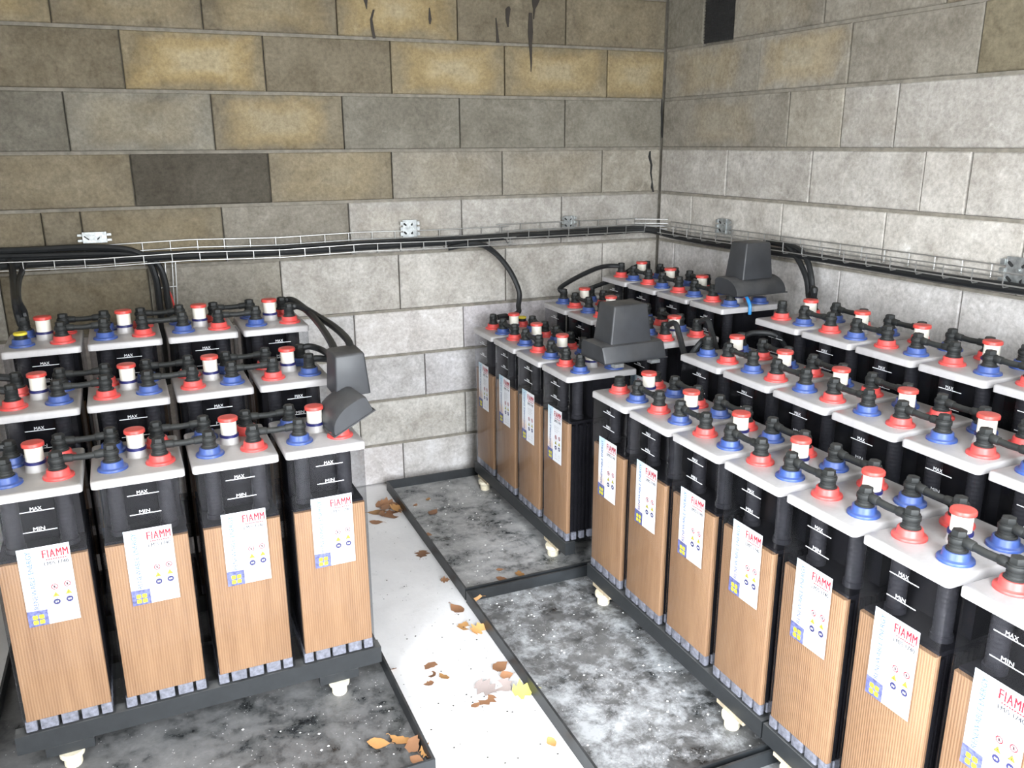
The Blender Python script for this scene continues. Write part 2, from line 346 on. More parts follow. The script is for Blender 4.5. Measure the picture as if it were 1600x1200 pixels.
special = {  # course: [(pixel u in the block, v, tint)]; upper-left tints lowered for the weaker daylight there
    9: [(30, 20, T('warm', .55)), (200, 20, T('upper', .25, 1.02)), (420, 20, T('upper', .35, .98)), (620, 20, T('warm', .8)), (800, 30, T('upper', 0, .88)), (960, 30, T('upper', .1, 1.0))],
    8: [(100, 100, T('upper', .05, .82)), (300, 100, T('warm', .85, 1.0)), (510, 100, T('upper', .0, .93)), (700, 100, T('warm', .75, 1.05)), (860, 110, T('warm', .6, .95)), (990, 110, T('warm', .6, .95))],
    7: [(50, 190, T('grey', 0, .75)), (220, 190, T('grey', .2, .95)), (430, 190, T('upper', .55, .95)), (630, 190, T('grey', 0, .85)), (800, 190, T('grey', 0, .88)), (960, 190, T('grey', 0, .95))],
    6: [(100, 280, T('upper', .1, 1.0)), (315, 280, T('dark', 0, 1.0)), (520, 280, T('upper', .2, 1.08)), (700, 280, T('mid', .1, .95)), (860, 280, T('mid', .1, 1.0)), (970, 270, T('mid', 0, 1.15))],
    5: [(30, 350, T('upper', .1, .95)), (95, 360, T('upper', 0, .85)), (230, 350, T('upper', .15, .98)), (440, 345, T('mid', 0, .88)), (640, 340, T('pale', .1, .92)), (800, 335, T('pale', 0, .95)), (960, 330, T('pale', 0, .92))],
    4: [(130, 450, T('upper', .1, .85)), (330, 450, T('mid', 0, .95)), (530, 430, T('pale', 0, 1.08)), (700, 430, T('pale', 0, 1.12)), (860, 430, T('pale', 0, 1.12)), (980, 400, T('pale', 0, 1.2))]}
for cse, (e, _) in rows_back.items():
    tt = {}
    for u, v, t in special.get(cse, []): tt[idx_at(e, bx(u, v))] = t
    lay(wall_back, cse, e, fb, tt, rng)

# right wall, turned a little outwards
RDIR = np.array([WROT, -1.0]); RDIR = RDIR/np.linalg.norm(RDIR); RZ = math.atan2(RDIR[1], RDIR[0])
def fr(s): return (RDIR[0]*s, RDIR[1]*s, RZ)
def ry(u, v): q = on_right(u, v); return float(math.hypot(q[0], q[1]))
nrm = np.array([math.cos(RZ+math.pi/2), math.sin(RZ+math.pi/2)])   # away from the room
m = MB(); RLEN = 4.3
p0 = nrm*GAP; p1 = p0 + RDIR*RLEN; p2 = p1 + nrm*.2; p3 = p0 + nrm*.2
m.loft([[(p[0], p[1], 0) for p in (p0, p1, p2, p3)][::-1], [(p[0], p[1], CEIL_Z) for p in (p0, p1, p2, p3)][::-1]])
wall_right = struct(m.build('wall_right', M['mortar']))
def ext(lst, hi=RLEN):
    lst = [0.012]+sorted(lst)
    while lst[-1] < hi: lst.append(lst[-1]+.505)
    return lst
hole0, hole1 = ry(1099, 30), ry(1147, 30)
rows_right = {9: ext([hole0, hole1, ry(1288, 20)]), 8: ext([ry(1186, 100), ry(1325, 110)]), 7: ext([ry(1231, 190), ry(1315, 190), ry(1400, 180)]), 6: ext([ry(1135, 270), ry(1266, 270), ry(1440, 290), ry(1512, 290)]),
    5: ext([ry(1080, 330), ry(1221, 340), ry(1381, 360)]), 4: ext([ry(1053, 390), ry(1310, 450)]), 3: ext([.25]), 2: ext([.40]), 1: ext([.12]), 0: ext([.33]), 10: ext([.2]), 11: ext([.42]), 12: ext([.15])}
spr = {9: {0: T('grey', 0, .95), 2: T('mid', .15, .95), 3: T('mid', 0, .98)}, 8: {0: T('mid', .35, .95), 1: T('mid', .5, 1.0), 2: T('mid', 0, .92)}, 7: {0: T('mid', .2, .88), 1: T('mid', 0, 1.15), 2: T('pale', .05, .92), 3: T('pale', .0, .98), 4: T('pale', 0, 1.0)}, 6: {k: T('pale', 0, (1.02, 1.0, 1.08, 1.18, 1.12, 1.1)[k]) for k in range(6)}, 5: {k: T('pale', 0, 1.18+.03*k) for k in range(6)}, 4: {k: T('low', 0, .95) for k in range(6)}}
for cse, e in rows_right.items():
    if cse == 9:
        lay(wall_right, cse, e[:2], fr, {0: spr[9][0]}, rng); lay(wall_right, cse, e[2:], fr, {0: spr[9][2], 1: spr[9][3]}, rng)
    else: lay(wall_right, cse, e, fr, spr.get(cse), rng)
# dark ventilation slot with a woven mesh behind it
vs = MB(); n2 = lambda s, d, z: (RDIR[0]*s + nrm[0]*d, RDIR[1]*s + nrm[1]*d, z)
a0, a1, za, zb = hole0+.004, hole1-.004, ZJ[9]+.004, ZJ[10]-.008
vs.poly([n2(a0, .008, za), n2(a1, .008, za), n2(a1, .008, zb), n2(a0, .008, zb)])
vo = vs.build('vent_slot', M['hole'], wall_right)
vm = MB()
for i in range(1, 16): s_ = a0+(a1-a0)*i/16; vm.tube([n2(s_, .005, za), n2(s_, .005, zb)], .0016, 4)
for i in range(1, 16): z_ = za+(zb-za)*i/16; vm.tube([n2(a0, .004, z_), n2(a1, .004, z_)], .0016, 4)
vm.build('vent_mesh', M['hole'], vo)

# crack beside the corner and black tar runs on the upper courses
def ribbon(pts, name, mat, parent, frame=on_back, proud=-.004, th=.0025):
    m = MB(); L, R = [], []
    for u, v, wpx in pts: L.append(frame(u-wpx/2, v, proud if frame is on_back else -proud)); R.append(frame(u+wpx/2, v, proud if frame is on_back else -proud))
    for i in range(len(pts)-1): m.loft([[L[i]+np.array([0,th,0]), R[i]+np.array([0,th,0]), R[i], L[i]], [L[i+1]+np.array([0,th,0]), R[i+1]+np.array([0,th,0]), R[i+1], L[i+1]]])
    return m.build(name, mat, parent)
ribbon([(1016, 236, 2), (1015, 245, 4), (1018, 258, 3), (1017, 270, 2.5), (1019, 284, 1.5), (1019, 293, 4), (1021, 300, 2)], 'crack', M['hole'], wall_back)
ribbon([(1034.5, 155, 1), (1034, 175, 2.6), (1034.5, 195, 2), (1035, 215, 1)], 'crack', M['hole'], wall_back)
for pts in ([(570, -50, 5), (571, -3, 8), (572, 5, 4), (573, 14, 1)], [(584, 15, 3), (580, 30, 4), (582, 45, 5), (585, 60, 4)], [(671, 12, 1.5), (672, 30, 5), (672, 38, 1.5)], [(795, 10, 2.5), (794, 14, 8), (793, 30, 5), (794, 42, 2)], [(775, 28, 1.5), (777, 50, 3), (778, 67, 5)],
            [(839, -60, 6), (838, -3, 14), (836, 8, 8), (835, 14, 3), (834, 30, 1.5)], [(829, 20, 5), (829, 50, 8), (829, 68, 5), (830, 95, 3), (830, 112, 1)]):
    ribbon(pts, 'tar_run', M['tar'], wall_back)

# ------------------------------------------------------------------ drip trays
def drip_tray(x0, x1, y0, y1, label, white, rz=0.0, hi=.045, val=.5):
    cx, cy = (x0+x1)/2, (y0+y1)/2; root = empty('drip_tray', (cx, cy, 0), rz); tag(root, label, 'tray', 'black drip trays on the floor')
    X, Y, t = (x1-x0)/2, (y1-y0)/2, .007
    b = MB().box((-X+t, -Y+t, .0005), (X-t, Y-t, .005)).build('base', M['tray_base'], root); b.color = (white, val, white, 1)
    for a, c in (((-X, -Y, .0005), (X, -Y+t, hi)), ((-X, Y-t, .0005), (X, Y, hi)), ((-X, -Y+t, .0005), (-X+t, Y-t, hi)), ((X-t, -Y+t, .0005), (X, Y-t, hi))):
        MB().box(a, c).build('rim', M['rim'], root)
    return root
drip_tray(-2.83, -1.795, -1.885, -.47, 'black drip tray under the rack with the fallen cover, dull grey stains', .06, .012, val=.25)
drip_tray(-1.435, -.03, -1.125, -.075, 'black drip tray under the corner rack, dusty grey base', .10, .0, val=.72)
drip_tray(-1.437, -.01, -2.165, -1.140, 'black drip tray between the other two along the block wall, chalky white stains', .80, .0, val=.24)
drip_tray(-1.44, .05, -3.20, -2.180, 'black drip tray farthest from the corner along the block wall', .4, .0, val=.3)

# ------------------------------------------------------------------ battery cells
CW, CD, CH = .210, .2827, .6135
FRONT = -.1375     # outer face of the clear container
def text_geo(body, size, bold=0.0):
    cu = bpy.data.curves.new('t', 'FONT'); cu.body = body; cu.size = size; cu.resolution_u = 2; cu.offset = bold
    o = bpy.data.objects.new('t', cu); C.objects.link(o); dg = bpy.context.evaluated_depsgraph_get()
    me = bpy.data.meshes.new_from_object(o.evaluated_get(dg)); vs = [tuple(v.co) for v in me.vertices]; fs = [tuple(p.vertices) for p in me.polygons]
    bpy.data.objects.remove(o); bpy.data.curves.remove(cu); bpy.data.meshes.remove(me); return vs, fs
def put_text(mb, body, x0, z0, w, h, y, m, turn=False, bold=0.0):
    """letters fitted in the box with lower left (x0, z0), width w, height h, facing -y; turn: reads upwards"""
    vs, fs = text_geo(body, 1.0, bold); xs = [v[0] for v in vs]; ys = [v[1] for v in vs]; mx, my = min(xs), min(ys); sx = max(xs)-mx; sy = max(ys)-my; P = []
    for x, yy, _ in vs:
        a, b = (x-mx)/sx, (yy-my)/sy
        P.append((x0+w*(1-b), y, z0+h*a) if turn else (x0+w*a, y, z0+h*b))
    n = mb.add(P)
    for f in fs: mb.face([n+i for i in f], m)
def disc(mb, x, z, r, y, m, seg=14): mb.poly([(x+r*math.cos(2*math.pi*i/seg), y, z+r*math.sin(2*math.pi*i/seg)) for i in range(seg)], m)
def ringp(mb, x, z, r, ri, y, m, seg=14):
    for i in range(seg):
        a, b = 2*math.pi*i/seg, 2*math.pi*(i+1)/seg
        mb.poly([(x+ri*math.cos(a), y, z+ri*math.sin(a)), (x+r*math.cos(a), y, z+r*math.sin(a)), (x+r*math.cos(b), y, z+r*math.sin(b)), (x+ri*math.cos(b), y, z+ri*math.sin(b))], m)
X0 = -CW/2
PM = {}
def part_meshes():
    PM['container'] = MB().prism(rrect(CW-.005, -2*FRONT, .010, 3), 0.001, CH).mesh('container', M['clear'])
    lid = MB(); lid.prism(rrect(CW, CD, .011, 4), CH-.003, CH+.0175, .005, 0, True); PM['lid'] = lid.mesh('lid', M['lid'])
    # plate pack: dark plates on edge between two brown outer separators
    pk = MB()
    n = 15
    for i in range(n):
        y = -.112 + .224*i/(n-1); pk.box((-.0955, y-.0045, .036), (.0955, y+.0045, .452 if i % 2 else .446))
    pk.box((-.090, -.115, .036), (.090, .115, .44)); pk.box((-.094, -.122, .452), (.094, .122, .462))
    PM['core'] = MB().box((-.088, -.030, .463), (.088, .118, .609)).mesh('dark_infill', M['inner'])  # black box added to keep the upper cavity dark and opaque
    PM['plates'] = pk.mesh('plate_pack', M['inner'])
    def sep(sgn):
        s = MB(); y0, y1 = sorted((sgn*.1165, sgn*.1335)); s.prism(rrect(.191, y1-y0, .004, 2, 0, (y0+y1)/2), .033, .4555); return s.mesh('separator', M['sep'])
    PM['sepF'], PM['sepB'] = sep(-1), sep(1)
    PM['feetF'] = []
    for a, b in ((0, .13), (.165, .365), (.40, .59), (.63, .82), (.855, .985)):
        PM['feetF'].append(MB().prism(rrect((b-a)*.198, .0155, .003, 2, -.099+(a+b)/2*.198, -.1257), .004, .0325).mesh('plate_foot', M['foot']))
    ft = MB()
    for a, b in ((0, .13), (.165, .365), (.40, .59), (.63, .82), (.855, .985)): ft.prism(rrect((b-a)*.198, .0155, .003, 2, -.099+(a+b)/2*.198, .1257), .004, .0325)
    for sgn in (-1, 1):
        for k in range(7):
            yy = -.10+.20*k/6; x0, x1 = sorted((sgn*.080, sgn*.096)); ft.prism(rrect(x1-x0, .020, .002, 1, (x0+x1)/2, yy), .004, .0325)
    PM['feet'] = ft.mesh('plate_feet', M['foot'])
    prof = [(.0225, .462), (.0225, .474), (.0195, .476)]; z = .482
    while z < .60: prof += [(.0195, z), (.0185, z+.003), (.0195, z+.006)]; z += .010
    PM['post'] = MB().lathe(prof + [(.0195, .611)], 14).mesh('inner_post', M['inner2'])
    for nm, z in (('MAX', .5805), ('MIN', .530)):
        k = MB(); y = FRONT-.0006; k.box((X0+.075, y, z-.0009), (X0+.146, y+.0004, z+.0009)); put_text(k, nm, X0+.097, z+.0022, .024, .0085, y, 0); PM[nm] = k.mesh('level_mark', M['mark'])
    # sticker and its print
    y = FRONT-.0005; PM['sticker'] = MB().box((X0+.054, y-.0005, .288), (X0+.164, y, .4905)).mesh('sticker', M['paper'])
    y -= .0008; PM['strip'] = MB().box((X0+.0545, y, .2885), (X0+.096, y+.0002, .490)).mesh('printed_strip', M['strip'])
    y -= .0003; k = MB(); LX = X0+.054
    k.poly([(LX, y, .288), (LX+.0430, y, .288), (LX+.0430, y, .328), (LX, y, .330)], 4)
    for i in range(2):
        for j in range(2):
            cx, cz = LX+.0155+i*.0135, .2985+j*.0135; k.poly([(px, y-.0003, pz) for px, pz in rrect(.0108, .0108, .002, 2, cx, cz)], 3)
    for q in (0, .0005): put_text(k, 'RENEWABLE ENERGY', LX+.0165, .3325+q, .0115, .150, y-.0003-q*.05, 2, True)
    xl = LX+.0510
    for ch, wd in (('F', .0080), ('I', .0016), ('A', .0110), ('M', .0108), ('M', .0108)):
        for q in (0, .0006, .0012): put_text(k, ch, xl+q, .4600, wd, .0205, y-q*.05, 0)
        xl += wd+.0030
    for q in range(9): xx = LX+.057+q*.005; k.poly([(xx, y, .4535), (xx+.0035, y, .4535), (xx+.0045, y, .4565), (xx+.001, y, .4565)], 0)
    for q in (0, .0005): put_text(k, 'LM/S 1740', LX+.0525+q, .4400, .0510, .0095, y-q*.05, 1)
    for q, (zz, ww) in enumerate(((.4245, .040), (.4185, .030), (.4115, .034), (.404, .026))):
        x = LX+.055
        while x < LX+.055+ww: l = random.uniform(.003, .006); k.box((x, y, zz), (x+l, y+.0001, zz+.0012), 6); x += l+.0018
    for i, x in enumerate((LX+.066, LX+.0935)):
        z = .383+i*.002; ringp(k, x, z, .0076, .0056, y, 0); k.poly([(x-.0048, y, z+.0038), (x-.0038, y, z+.0048), (x+.0048, y, z-.0038), (x+.0038, y, z-.0048)], 0); k.box((x-.0018, y, z-.003), (x+.0012, y+.0001, z+.003), 1)
        z = .3620+i*.0015; k.poly([(x-.0075, y, z-.0055), (x+.0075, y, z-.0055), (x, y, z+.0075)], 1); k.poly([(x-.0058, y-.0002, z-.0045), (x+.0058, y-.0002, z-.0045), (x, y-.0002, z+.0055)], 3); k.box((x-.0007, y-.0004, z-.0035), (x+.0007, y-.0003, z+.002), 1)
        z = .343+i*.0015; disc(k, x, z, .0078, y, 5); k.box((x-.0034, y-.0003, z-.0020), (x-.0006, y-.0002, z+.0020), 7); k.box((x+.0008, y-.0003, z-.0020), (x+.0034, y-.0002, z+.0020), 7)
        z = .3145+i*.0015; ringp(k, x, z, .0050, .0043, y, 6)
    k.box((LX+.058, y, .3005), (LX+.078, y+.0001, .3015), 6); k.box((LX+.086, y, .3015), (LX+.097, y+.0001, .3025), 6)
    PM['print'] = k.mesh('label_print', [M['pred'], M['pink'], M['pblue'], M['pyel'], M['pnavy'], M['pdblue'], M['pgrey'], M['paper']])
    # terminal: flanged collar, ribbed boot, hexagonal bolt head
    prof = [(.0350, 0), (.0352, .0040), (.0340, .0062), (.0272, .0078), (.0266, .0085), (.0252, .0205), (.0240, .0222), (.0165, .0222)]
    PM['colR'] = MB().lathe(prof, 24).mesh('collar', M['red']); PM['colB'] = MB().lathe(prof, 24).mesh('collar', M['blue'])
    b = MB().lathe([(.0205, .0215), (.0205, .0245), (.0178, .026), (.0172, .030), (.0160, .0305), (.0160, .0325), (.0170, .033), (.0170, .036), (.0158, .0365), (.0158, .040), (.0165, .041), (.0165, .050)], 18)
    PM['boot'] = b.mesh('boot', M['black'])
    h = MB().lathe([(.0165, .049), (.0165, .0525), (.0145, .0530)], 16, 0, True); h.lathe([(.0148, .0530), (.0148, .0620), (.0130, .0640)], 6, 0, False); h.lathe([(.0030, .0638), (.0030, .0643)], 8, 0, False)
    PM['bolt'] = h.mesh('bolt_head', M['black'])
    PM['ycap'] = MB().lathe([(.0175, .0215), (.0175, .034), (.0165, .0345)], 18, 0).lathe([(.0185, .0345), (.0190, .036), (.0190, .0405), (.0175, .0420)], 18, 1).mesh('stop_cap', [M['black'], M['yellow']])
    PM['vbase'] = MB().lathe([(.0275, 0), (.0245, .005), (.0232, .0185)], 22).mesh('vent_socket', M['lid'])
    PM['vring'] = MB().lathe([(.0215, .0180), (.0246, .0190), (.0246, .0250), (.0215, .0262)], 22).mesh('seal_ring', M['navy'])
    PM['vtube'] = MB().lathe([(.0208, .0250), (.0206, .0625)], 22).mesh('vent_tube', M['ivory'])
    PM['vcap'] = MB().lathe([(.0230, .0620), (.0254, .0630), (.0254, .0700), (.0238, .0722), (.0150, .0730)], 22).mesh('vent_cap', M['cap'])
part_meshes()
TX, TY = .0545, (-.0655, .0730)
def make_cell(redleft, bolts=(1,1,1,1)):
    root = empty('battery_cell')
    for nm, key in (('container', 'container'), ('lid', 'lid'), ('plate_pack', 'plates'), ('separator', 'sepF'), ('separator', 'sepB'), ('plate_feet', 'feet'), ('dark_infill', 'core'), ('level_mark', 'MAX'), ('level_mark', 'MIN')): obj(nm, PM[key], root)
    for q in PM['feetF']: obj('plate_foot', q, root)
    for x in (-.057, .057): obj('inner_post', PM['post'], root, (x, -.075, 0))
    for ch in root.children:
        if ch.name.startswith('plate_feet'): ch['kind'] = 'stuff'
    st = obj('sticker', PM['sticker'], root); obj('printed_strip', PM['strip'], st); obj('label_print', PM['print'], st)
    zt = CH+.0170
    k = 0
    for y in TY:
        for sx in (-1, 1):
            red = (sx < 0) == redleft
            c = obj('terminal', PM['colR' if red else 'colB'], root, (sx*TX, y, zt)); c['label'] = ('red' if red else 'blue')+' flanged battery terminal'
            kind = bolts[k]; k += 1
            if kind == 2: obj('stop_cap', PM['ycap'], c)
            elif kind == 1: obj('boot', PM['boot'], c); obj('bolt_head', PM['bolt'], c)
            elif kind == 3: obj('boot', PM['boot'], c)
    v = obj('vent_plug', PM['vtube'], root, (0.003, .0075, zt)); v['label'] = 'white vent plug with red cap'
    obj('vent_socket', PM['vbase'], v); obj('seal_ring', PM['vring'], v); obj('vent_cap', PM['vcap'], v)
    return root
ORD = ['first', 'second', 'third', 'fourth', 'fifth', 'sixth', 'seventh', 'eighth']
protos = {}
def cell(redleft, loc, rz, label, group, bolts=(1,1,1,1), dust=.05):
    key = (redleft, bolts)
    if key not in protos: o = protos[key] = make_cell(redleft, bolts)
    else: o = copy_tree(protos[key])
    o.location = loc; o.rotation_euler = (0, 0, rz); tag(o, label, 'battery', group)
    for ch in o.children:
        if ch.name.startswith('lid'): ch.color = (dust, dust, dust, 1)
    return o
def bar_mesh(L):
    m = MB(); z = .0445
    r = .0082
    m.tube([(.010, 0, z), (.030, 0, z-.001), (L/2, 0, z-.0025), (L-.030, 0, z-.001), (L-.010, 0, z)], r, 10)
    sl = MB().tube([(.013, 0, z), (.016, 0, z), (.034, 0, z-.001), (.036, 0, z-.001)], [.0088, .0108, .0104, .0090], 10)
    lug = MB().lathe([(.0185, .0395), (.0190, .041), (.0190, .0475), (.0180, .049)], 14)
    return m.mesh('bar', M['black']), sl.mesh('sleeve', M['black']), lug.mesh('lug', M['black'])
bars = {}
def link_bar(L, loc, rz, label, group):
    if L not in bars: bars[L] = bar_mesh(L)
    b, s, l = bars[L]; o = empty('link_bar', loc, rz); tag(o, label, 'connector', group)
    obj('bar', b, o)
    obj('sleeve', s, o); obj('sleeve', s, o, (L, 0, 0), (0, 0, math.pi)); obj('lug', l, o); obj('lug', l, o, (L, 0, 0)); return o

AL, XL, Y1, GL = .0309, -2.7184, -1.4978, .2272
ROWL = [(0.0, 0.0, .1245), (-.0028, .3507, .2128), (.0051, .6807, .3115)]
RN = ['lowest row', 'middle row', 'top row']
def left_place(r, i, lx=0, ly=0):
    dx, dy, z = ROWL[r]; x = i*GL + CW/2 + dx + lx; y = dy + CD/2 + ly
    return (XL + x*math.cos(AL) - y*math.sin(AL), Y1 + x*math.sin(AL) + y*math.cos(AL), z)
LRACK = 'fallen-cover rack'
for r in range(3):
    for i in range(4):
        rl = r == 1; bolts = (1,1,1,1)
        if r == 0 and i == 3: bolts = (1, 0, 1, 0)
        if r == 2 and i == 0: bolts = (2, 1, 1, 1)
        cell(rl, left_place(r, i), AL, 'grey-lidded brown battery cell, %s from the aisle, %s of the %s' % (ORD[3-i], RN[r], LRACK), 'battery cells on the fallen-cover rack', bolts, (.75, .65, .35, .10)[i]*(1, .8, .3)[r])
    for i in range(3):
        for k, y in enumerate(TY):
            x, yy, z = left_place(r, i, TX, y)
            link_bar(round(GL-2*TX, 4), (x, yy, z+CH+.017), AL, 'black link bar, %s terminals, %s to %s from aisle, %s, %s' % (('front', 'rear')[k], ORD[3-i], ORD[2-i], RN[r], LRACK), 'link bars on the fallen-cover rack')

AR, XA, GR = .0136, -1.0393, .2305
RZR = -math.pi/2 + AR
def right_pt(x0, y0): return (XA + x0*math.cos(AR) - y0*math.sin(AR), x0*math.sin(AR) + y0*math.cos(AR))
# racks along the right wall: name, rows of (x0, y0, z, red first)
RR = [('corner rack', [(0, -.1701, .109, True), (.3254, -.2068, .2024, False), (.6507, -.1529, .2917, True)]),
      ('second rack from corner', [(0, -1.2412, .109, True), (.3248, -1.2613, .2024, False), (.6463, -1.2416, .2944, True)]),
      ('third rack from corner', [(0, -1.2412-4*GR, .109, True), (.3248, -1.2613-4*GR, .2024, False), (.6463, -1.2416-4*GR, .2944, True)])]
def right_place(rack, r, i, lx=0, ly=0):
    x0, y0, z, _ = RR[rack][1][r]; p = right_pt(x0 + CD/2 + ly, y0 - i*GR - CW/2 - lx); return (p[0], p[1], z)
for q, (nm, rws) in enumerate(RR):
    for r, (_, _, _, rf) in enumerate(rws):
        for i in range(4):
            bolts = (1,1,1,1)
            if (q, r, i) == (0, 0, 0): bolts = (1, 1, 2, 1)
            if (q, r, i) == (0, 2, 3): bolts = (1, 3, 1, 0)
            if (q, r, i) == (1, 0, 0): bolts = (3, 1, 3, 1)
            cell(rf, right_place(q, r, i), RZR, 'grey-lidded brown battery cell, %s from back wall, %s of %s' % (ORD[i], RN[r], nm), 'battery cells on the '+nm, bolts)
        last = 3 if (q == 2 or (q == 0)) else 4
        for i in range(last):
            for k, y in enumerate(TY):
                x, yy, z = right_place(q, r, i, TX, y)
                lab = ('%s to %s cell' % (ORD[i], ORD[i+1])) if i < 3 else 'fourth to next rack'
                link_bar(round(GR-2*TX, 4), (x, yy, z+CH+.017), RZR, 'black link bar, %s terminals, %s, %s, %s' % (('aisle-side', 'wall-side')[k], lab, RN[r], nm), 'link bars on the '+nm)

# ------------------------------------------------------------------ racks under the cells
foot_m = MB().lathe([(.020, 0), (.0215, .004)] + [p for k in range(4) for p in ((.0215, .005+k*.005), (.0190, .0065+k*.005), (.0215, .0085+k*.005))] + [(.0225, .026), (.0290, .030), (.0300, .040), (.0290, .043)], 18).mesh('foot', M['cream'])
def rack(loc, rz, rows, L, label, zs, spacer):
    """local x along the rows, local y away from the aisle; rows: list of (y, z)"""
    root = empty('battery_rack', loc, rz); tag(root, label, 'rack', 'black steel battery racks')
    x0, x1 = (-.020, L+.010) if spacer is M['steel'] else (-.006, L+.006)
    for y, z in rows:
        for yy in (y+.002, y+CD-.042): MB().box((x0, yy, z-.050), (x1, yy+.040, z)).build('beam', M['steel'], root)
        for xx in (.08, L/2, L-.09): MB().box((xx-.02, y+.042, z-.046), (xx+.02, y+CD-.042, z-.012)).build('crossbar', M['steel'], root)
    zb = rows[0][1]-.050
    for xx in (.095, L-.115):
        for y, z in rows[1:]:
            for yy in (y+.022, y+CD-.022): MB().box((xx-.018, yy-.018, .046), (xx+.018, yy+.018, z-.050)).build('post', M['steel'], root)
        for y, z in rows:
            for yy in (y+.012, y+CD-.022):
                f = obj('foot', foot_m, root, (xx, yy, .005)); f['label'] = 'cream ribbed insulator foot'
                if y == 0 or y == rows[0][0]: MB().box((xx-.055, yy-.012, .0485), (xx+.055, yy+.014, zb)).build('spacer', spacer, root)
                
    return root
rack((XL, Y1, 0), AL, [(0, .1245), (.3507, .2128), (.6807, .3115)], 4*GL-.015, 'black steel battery rack with fallen black cover beside it', None, M['steel'])
for (nm, rws), y0 in zip(RR, (-.160, -1.2412, -1.2412-4*GR)):
    p = right_pt(0, y0); rack((p[0], p[1], 0), RZR, [(x, z) for x, _, z, _ in rws], 4*GR-.018, 'black steel battery %s, along the block wall' % (nm if nm != 'corner rack' else 'rack in the wall corner'), None, M['tan'])

# ------------------------------------------------------------------ wire cable baskets and their cables
wire_cache = {}
def basket(a, b, nin, zr, zf, side, label, width=.10, step=.1, ph=.03, group='wire cable baskets', bow=0.0):
    """a, b: wall points (x, y) under the rear rail, nin: unit vector into the room; zr, zf: z of rear and front top rails"""
    a, b, nin = np.array(a), np.array(b), np.array(nin); L = np.linalg.norm(b-a); d = (b-a)/L
    root = empty('cable_basket', (a[0], a[1], zr)); tag(root, label, 'cable tray', group)
    P = lambda s, o, z: (d[0]*s+nin[0]*o, d[1]*s+nin[1]*o, z-zr)
    rails = [(.012, zr), (.012, zr-side), (.030, zr-side-.012), (width*.55, (zr+zf)/2-side-.018), (width, zf-side), (width, zf)]
    for o, z in rails:
        n = max(2, int(L/.3)); MB().tube([P(L*k/n, o, z + bow*math.sin(6*math.pi*k/n)) for k in range(n+1)], .0022, 6).build('wire', M['wire'], root)
    cross = [P(0, .012, zr), P(0, .012, zr-side-.006), P(0, .022, zr-side-.016), P(0, width-.006, zf-side-.008), P(0, width, zf-side), P(0, width, zf)]
    me = MB().tube(cross, .0020, 6).mesh('wire', M['wire']); s = ph
    while s < L:
        obj('wire', me, root, (d[0]*s, d[1]*s, 0)); s += step
    return root
# long back wall basket, tilting forward under the weight, then a level one lapping over it, corner piece and right wall run
basket((LEFT_X+.02, -.004), (-.80, -.004), (0, -1), 1.158, 1.118, .030, 'long galvanised wire basket on back wall, sagging under thick black cables', bow=.004, ph=.05)
basket((-.86, -.006), (-.13, -.006), (0, -1), 1.168, 1.149, .034, 'short galvanised wire basket on back wall reaching into the corner', ph=.02)
cpt = lambda s, o=0.0: (RDIR[0]*s - nrm[0]*o, RDIR[1]*s - nrm[1]*o)
q0 = np.array((-.135, -.012)); q1 = np.array(cpt(.095, .010)); dd = (q1-q0)/np.linalg.norm(q1-q0)
basket(tuple(q0), tuple(q1), (dd[1], -dd[0]), 1.166, 1.152, .032, 'bright short wire basket piece set across the wall corner', width=.075, ph=.05, step=.12)
basket(cpt(.13, .006), cpt(3.6, .006), (-nrm[0], -nrm[1]), 1.156, 1.148, .036, 'long galvanised wire basket above the three racks in line', ph=.04)

def cable(pts, r, name, label, cat='cable', group=None, n=6, mat='cable', seg=8):
    o = MB().tube(spline(pts, n), r, seg).build(name, M[mat]); return tag(o, label, cat, group)
# bundle lying in the baskets
def bundle(off, zoff, r, label, amp, ph):
    pts = []
    x = LEFT_X+.05
    while x < -.95: pts.append((x, -.055+off, 1.101+zoff+amp*math.sin(x*5+ph))); x += .25
    for x in (-.80, -.6, -.4, -.25): pts.append((x, -.055+off, 1.116+zoff*.6+amp*math.sin(x*5+ph)))
    pts.append((-.115+off*.5, -.10+off*.5, 1.118+zoff*.6))
    for s in (.25, .5, .8, 1.1, 1.4, 1.7, 2.0, 2.4, 2.9, 3.4): p = cpt(s, .055-off); pts.append((p[0], p[1], 1.096+zoff*.5+amp*math.sin(s*6+ph)))
    cable(pts, r, 'power_cable', label, 'cable', 'cables in the wire baskets')
bundle(.018, 0, .0125, 'thick black power cable in the wire baskets, against the wall', .002, 0)
bundle(-.012, .001, .0125, 'thick black power cable in the wire baskets, in the middle of the run', .003, 1)
bundle(.003, .018, .0075, 'thin black cable lying on top of thicker cables in the baskets', .003, 2.2)
def bl(u, v, y=-.05): return tuple(on_back(u, v, y))
# second layer at the start of the back wall run, ending in the drops to the rack
cable([bl(-120, 393), bl(0, 392), bl(60, 390), bl(120, 387), bl(180, 388), bl(212, 394), bl(232, 408), bl(242, 430, -.06), bl(247, 455, -.06), bl(254, 520, -.06), bl(262, 600, -.06)], .0125, 'power_cable', 'black cable rising over the long basket then dropping through it to the rack', 'cable', 'cables dropping to the racks')
cable([bl(-120, 402), bl(0, 401), bl(90, 399), bl(170, 397), bl(220, 400), bl(246, 412, -.06), bl(258, 440, -.06), bl(262, 470, -.06), bl(268, 520, -.06), bl(274, 600, -.06)], .0115, 'power_cable', 'black cable beside bare wires, dropping behind the middle of the fallen-cover rack', 'cable', 'cables dropping to the racks')
def lp(r, i, lx, ly, z): x, y, zz = left_place(r, i, lx, ly); return (x, y, zz+CH+.017+z)
e0 = lp(2, 0, -TX, TY[1], .046)
yy0 = e0[1]
